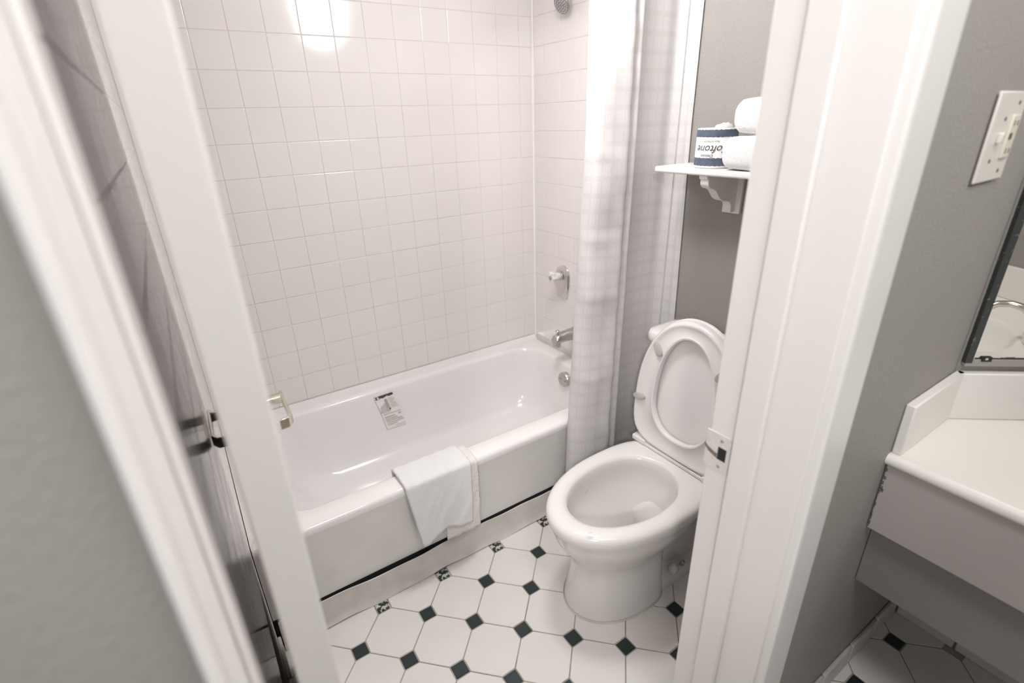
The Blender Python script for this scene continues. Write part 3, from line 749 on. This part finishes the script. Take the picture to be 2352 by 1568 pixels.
MB().box(-.304, -.293, YW-.0135, YW-.0055, 1.425, 1.442).build('toggle', 'switch_plastic', sw, bevel=.002)
gr = MB(); gr.box(-.3435, -.3408, YW-.0025, YW, 1.362, 1.498); gr.box(-.340, -.250, YW-.0025, YW, 1.3612, 1.3638); gr.build('dark_edge_line', 'switch_dark', sw)  # thin dark lines along the left and bottom edges of the plate

# ------------------------------------------------------------------ vanity
CZ = .815; CF = -.308
vt = thing('vanity_counter', 'white moulded counter with splash and oval sink beside the doorway', 'counter')
SX, SYc, SA, SB_ = -.068, -2.405, .125, .195
outer = [(CF, YW-.0005), (DX0+.001, YW-.0005), (BX-.0005, DY1), (BX-.0005, FY2+(YW-DY1)), (DX0+.001, FY2+.0005), (CF, FY2+.0005)]
def ray_poly(c, ang, poly):
    d = Vector((math.cos(ang), math.sin(ang))); best = None
    for i in range(len(poly)):
        a, b_ = Vector(poly[i]), Vector(poly[(i+1) % len(poly)]); e = b_-a
        den = d.x*e.y-d.y*e.x
        if abs(den) < 1e-9: continue
        w_ = a-Vector(c); t_ = (w_.x*e.y-w_.y*e.x)/den; s_ = (w_.x*d.y-w_.y*d.x)/den
        if t_ > 0 and -1e-6 <= s_ <= 1+1e-6 and (best is None or t_ < best): best = t_
    return Vector(c)+d*best
angs = sorted([2*PI*i/72 for i in range(72)] + [math.atan2(p[1]-SYc, p[0]-SX) % (2*PI) for p in outer])
oring = [ray_poly((SX, SYc), a, outer) for a in angs]
def ell(s_, z): return [Vector((SX+SA*s_*math.cos(a), SYc+SB_*s_*math.sin(a), z)) for a in angs]
rings = [[Vector((p.x, p.y, CZ-.0255)) for p in oring], [Vector((p.x, p.y, CZ)) for p in oring], ell(1.06, CZ), ell(1.0, CZ-.005), ell(.96, CZ-.02), ell(.85, CZ-.07), ell(.6, CZ-.115), ell(.2, CZ-.13)]
MB().loft(rings, cap0=False).build('top', 'counter', vt, smooth=40)
# bullnose front
nb_ = MB(); rgs = []
for yy in (YW-.0005, FY2+.0005):
    rgs.append([(CF-.013*math.sin(PI*i/12)*1.0, yy, CZ-.013-.013*math.cos(PI*i/12)) for i in range(13)] + [(CF, yy, CZ-.013)])
nb_.loft(rgs); nb_.build('front_edge', 'counter', vt, smooth=40)
ST_, SH_ = .019, .118
MB().box(CF+.006, DX0+.006, YW-ST_, YW-.0005, CZ, CZ+SH_).build('side_splash', 'counter', vt, bevel=.003)
dv = Vector((math.cos(DA), -math.sin(DA), 0)); dnn = Vector((-math.sin(DA), -math.cos(DA), 0))
D0 = Vector((DX0, YW, 0)); D1 = Vector((BX, DY1, 0))
def mirY(p): return Vector((p.x, FY2+YW-p.y, p.z))
for mir in (False, True):
    a, b_ = D0+dnn*.0006, D1+dnn*.0006
    q_ = [a, b_, b_+dnn*ST_, a+dnn*ST_-dv*.006]
    if mir: q_ = [mirY(p) for p in q_][::-1]
    MB().prism([(p.x, p.y) for p in q_], CZ, CZ+SH_).build('corner_splash', 'counter', vt, bevel=.003)
MB().box(BX-ST_, BX-.0006, FY2+(YW-DY1)+.01, DY1-.01, CZ, CZ+SH_).build('back_splash', 'counter', vt, bevel=.003)
MB().box(CF+.006, DX0+.006, FY2+.0005, FY2+ST_, CZ, CZ+SH_).build('side_splash', 'counter', vt, bevel=.003)
vb = thing('vanity_apron', 'greige painted apron panel hanging under the white counter', 'panel')
MB().box(CF+.002, CF+.020, FY2+.001, YW-.002, .612, CZ-.0265).build('front_board', 'apron_paint', vb, bevel=.0015)
gm = MB()
for k in range(26):
    z = .618+.17*k/26; wd_ = .0012+.0045*random.random()**2*(1.6 if k > 14 else .7)
    gm.box(CF+.0012, CF+.0024, YW-.002-wd_, YW-.001, z, z+.008)
gm.build('grime', 'grime', vb)
vp = thing('pipe_cover', 'recessed panel with painted-in shade below the vanity apron', 'panel')
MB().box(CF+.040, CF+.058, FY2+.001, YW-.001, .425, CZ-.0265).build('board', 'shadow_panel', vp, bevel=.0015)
# faucet (seen in the mirror)
fc = thing('sink_faucet', 'chrome arched sink faucet with two handles reflected in the mirror', 'faucet')
fx, fy = .092, SYc
MB().loft([[(fx+.026*k*math.cos(2*PI*i/32), fy+.078*k*math.copysign(abs(math.sin(2*PI*i/32))**.8, math.sin(2*PI*i/32)), z_) for i in range(32)] for z_, k in ((CZ, 1.0), (CZ+.010, 1.0), (CZ+.018, .85))]).build('base', 'chrome', fc, smooth=50)
pts = [(fx, fy, CZ+.015), (fx-.004, fy, CZ+.045), (fx-.020, fy, CZ+.078), (fx-.045, fy, CZ+.098), (fx-.075, fy, CZ+.104), (fx-.105, fy, CZ+.098), (fx-.125, fy, CZ+.082)]
MB().tube(pts, [.020, .017, .0145, .013, .012, .0115, .0115], 18, squash=(1.15, .9)).build('spout', 'chrome', fc, smooth=60)
for s_ in (-1, 1):
    MB().lathe([(.016, .015), (.013, .03), (.009, .048), (.012, .055), (.020, .064), (.019, .070), (.006, .074)], 20, (fx, fy+s_*.055, CZ)).build('handle', 'chrome', fc)
# dark tray on the counter, just right of the frame
ty = thing('toiletry_tray', 'black toiletry tray on the counter, seen at the mirror edge', 'tray')
MB().box(.005, .085, -2.045, -1.93, CZ, CZ+.012).build('base', 'hole_dark', ty, bevel=.003)
# mirrors
def mirror(P, Q, n, label, group=None, z0_=.962, z1_=2.0):
    t = thing('wall_mirror', label, 'mirror')
    d = (Q-P).normalized(); P = P+n*.0008; Q = Q+n*.0008
    def slab(a, b_, za, zb_, h0, h1, nm, mt, bev=0):
        q_ = [P+d*a+n*h0, P+d*b_+n*h0, P+d*b_+n*h1, P+d*a+n*h1]
        return MB().prism([(p.x, p.y) for p in q_], za, zb_).build(nm, mt, t, bevel=bev)
    Lg = (Q-P).length
    slab(0, Lg, z0_, z1_, .003, .008, 'glass', 'mirror_glass')
    slab(-.002, .0135, z0_-.006, z1_, .0, .0115, 'edge_strip', 'mirror_edge', .001)
    slab(0, Lg, z0_-.014, z0_+.003, 0, .0105, 'bottom_channel', 'frame_grey', .001)
    # desilvered spots along the bottom
    k = .018
    while k < Lg-.01:
        wd_ = random.uniform(.006, .02); slab(k, min(k+wd_, Lg), z0_+.003, z0_+.003+random.uniform(.002, .006), .0075, .0084, 'tarnish', 'mirror_edge'); k += wd_*1.05
    slab(.030, .052, z0_-.002, z0_+.010, .008, .0125, 'clip', 'hole_dark', .002)
    slab(.036, .042, z0_+.003, z0_+.008, .0125, .0135, 'clip_glint', 'chrome')
    return t
mirror(D0+dv*.006, D1-dv*.003, dnn, 'frameless mirror with tarnished black edge above the counter corner')
mirror(Vector((BX, DY1-.008, 0)), Vector((BX, FY2+(YW-DY1)+.008, 0)), Vector((-1, 0, 0)), 'wide mirror on the wall behind the sink')
# vanity lamp bar
vl_ = thing('vanity_lamp', 'white lamp bar above the vanity mirror', 'lamp')
MB().box(BX-.03, BX, -2.62, -2.02, 2.06, 2.16).build('back_plate', 'ceiling_paint', vl_, bevel=.004)
for k in range(3):
    MB().lathe([(.0, -.055), (.035, -.042), (.052, 0), (.035, .042), (.0, .055)], 24, (BX-.085, -2.52+.2*k, 2.11), cap0=False, cap1=False).build('globe', 'lamp_glass', vl_)
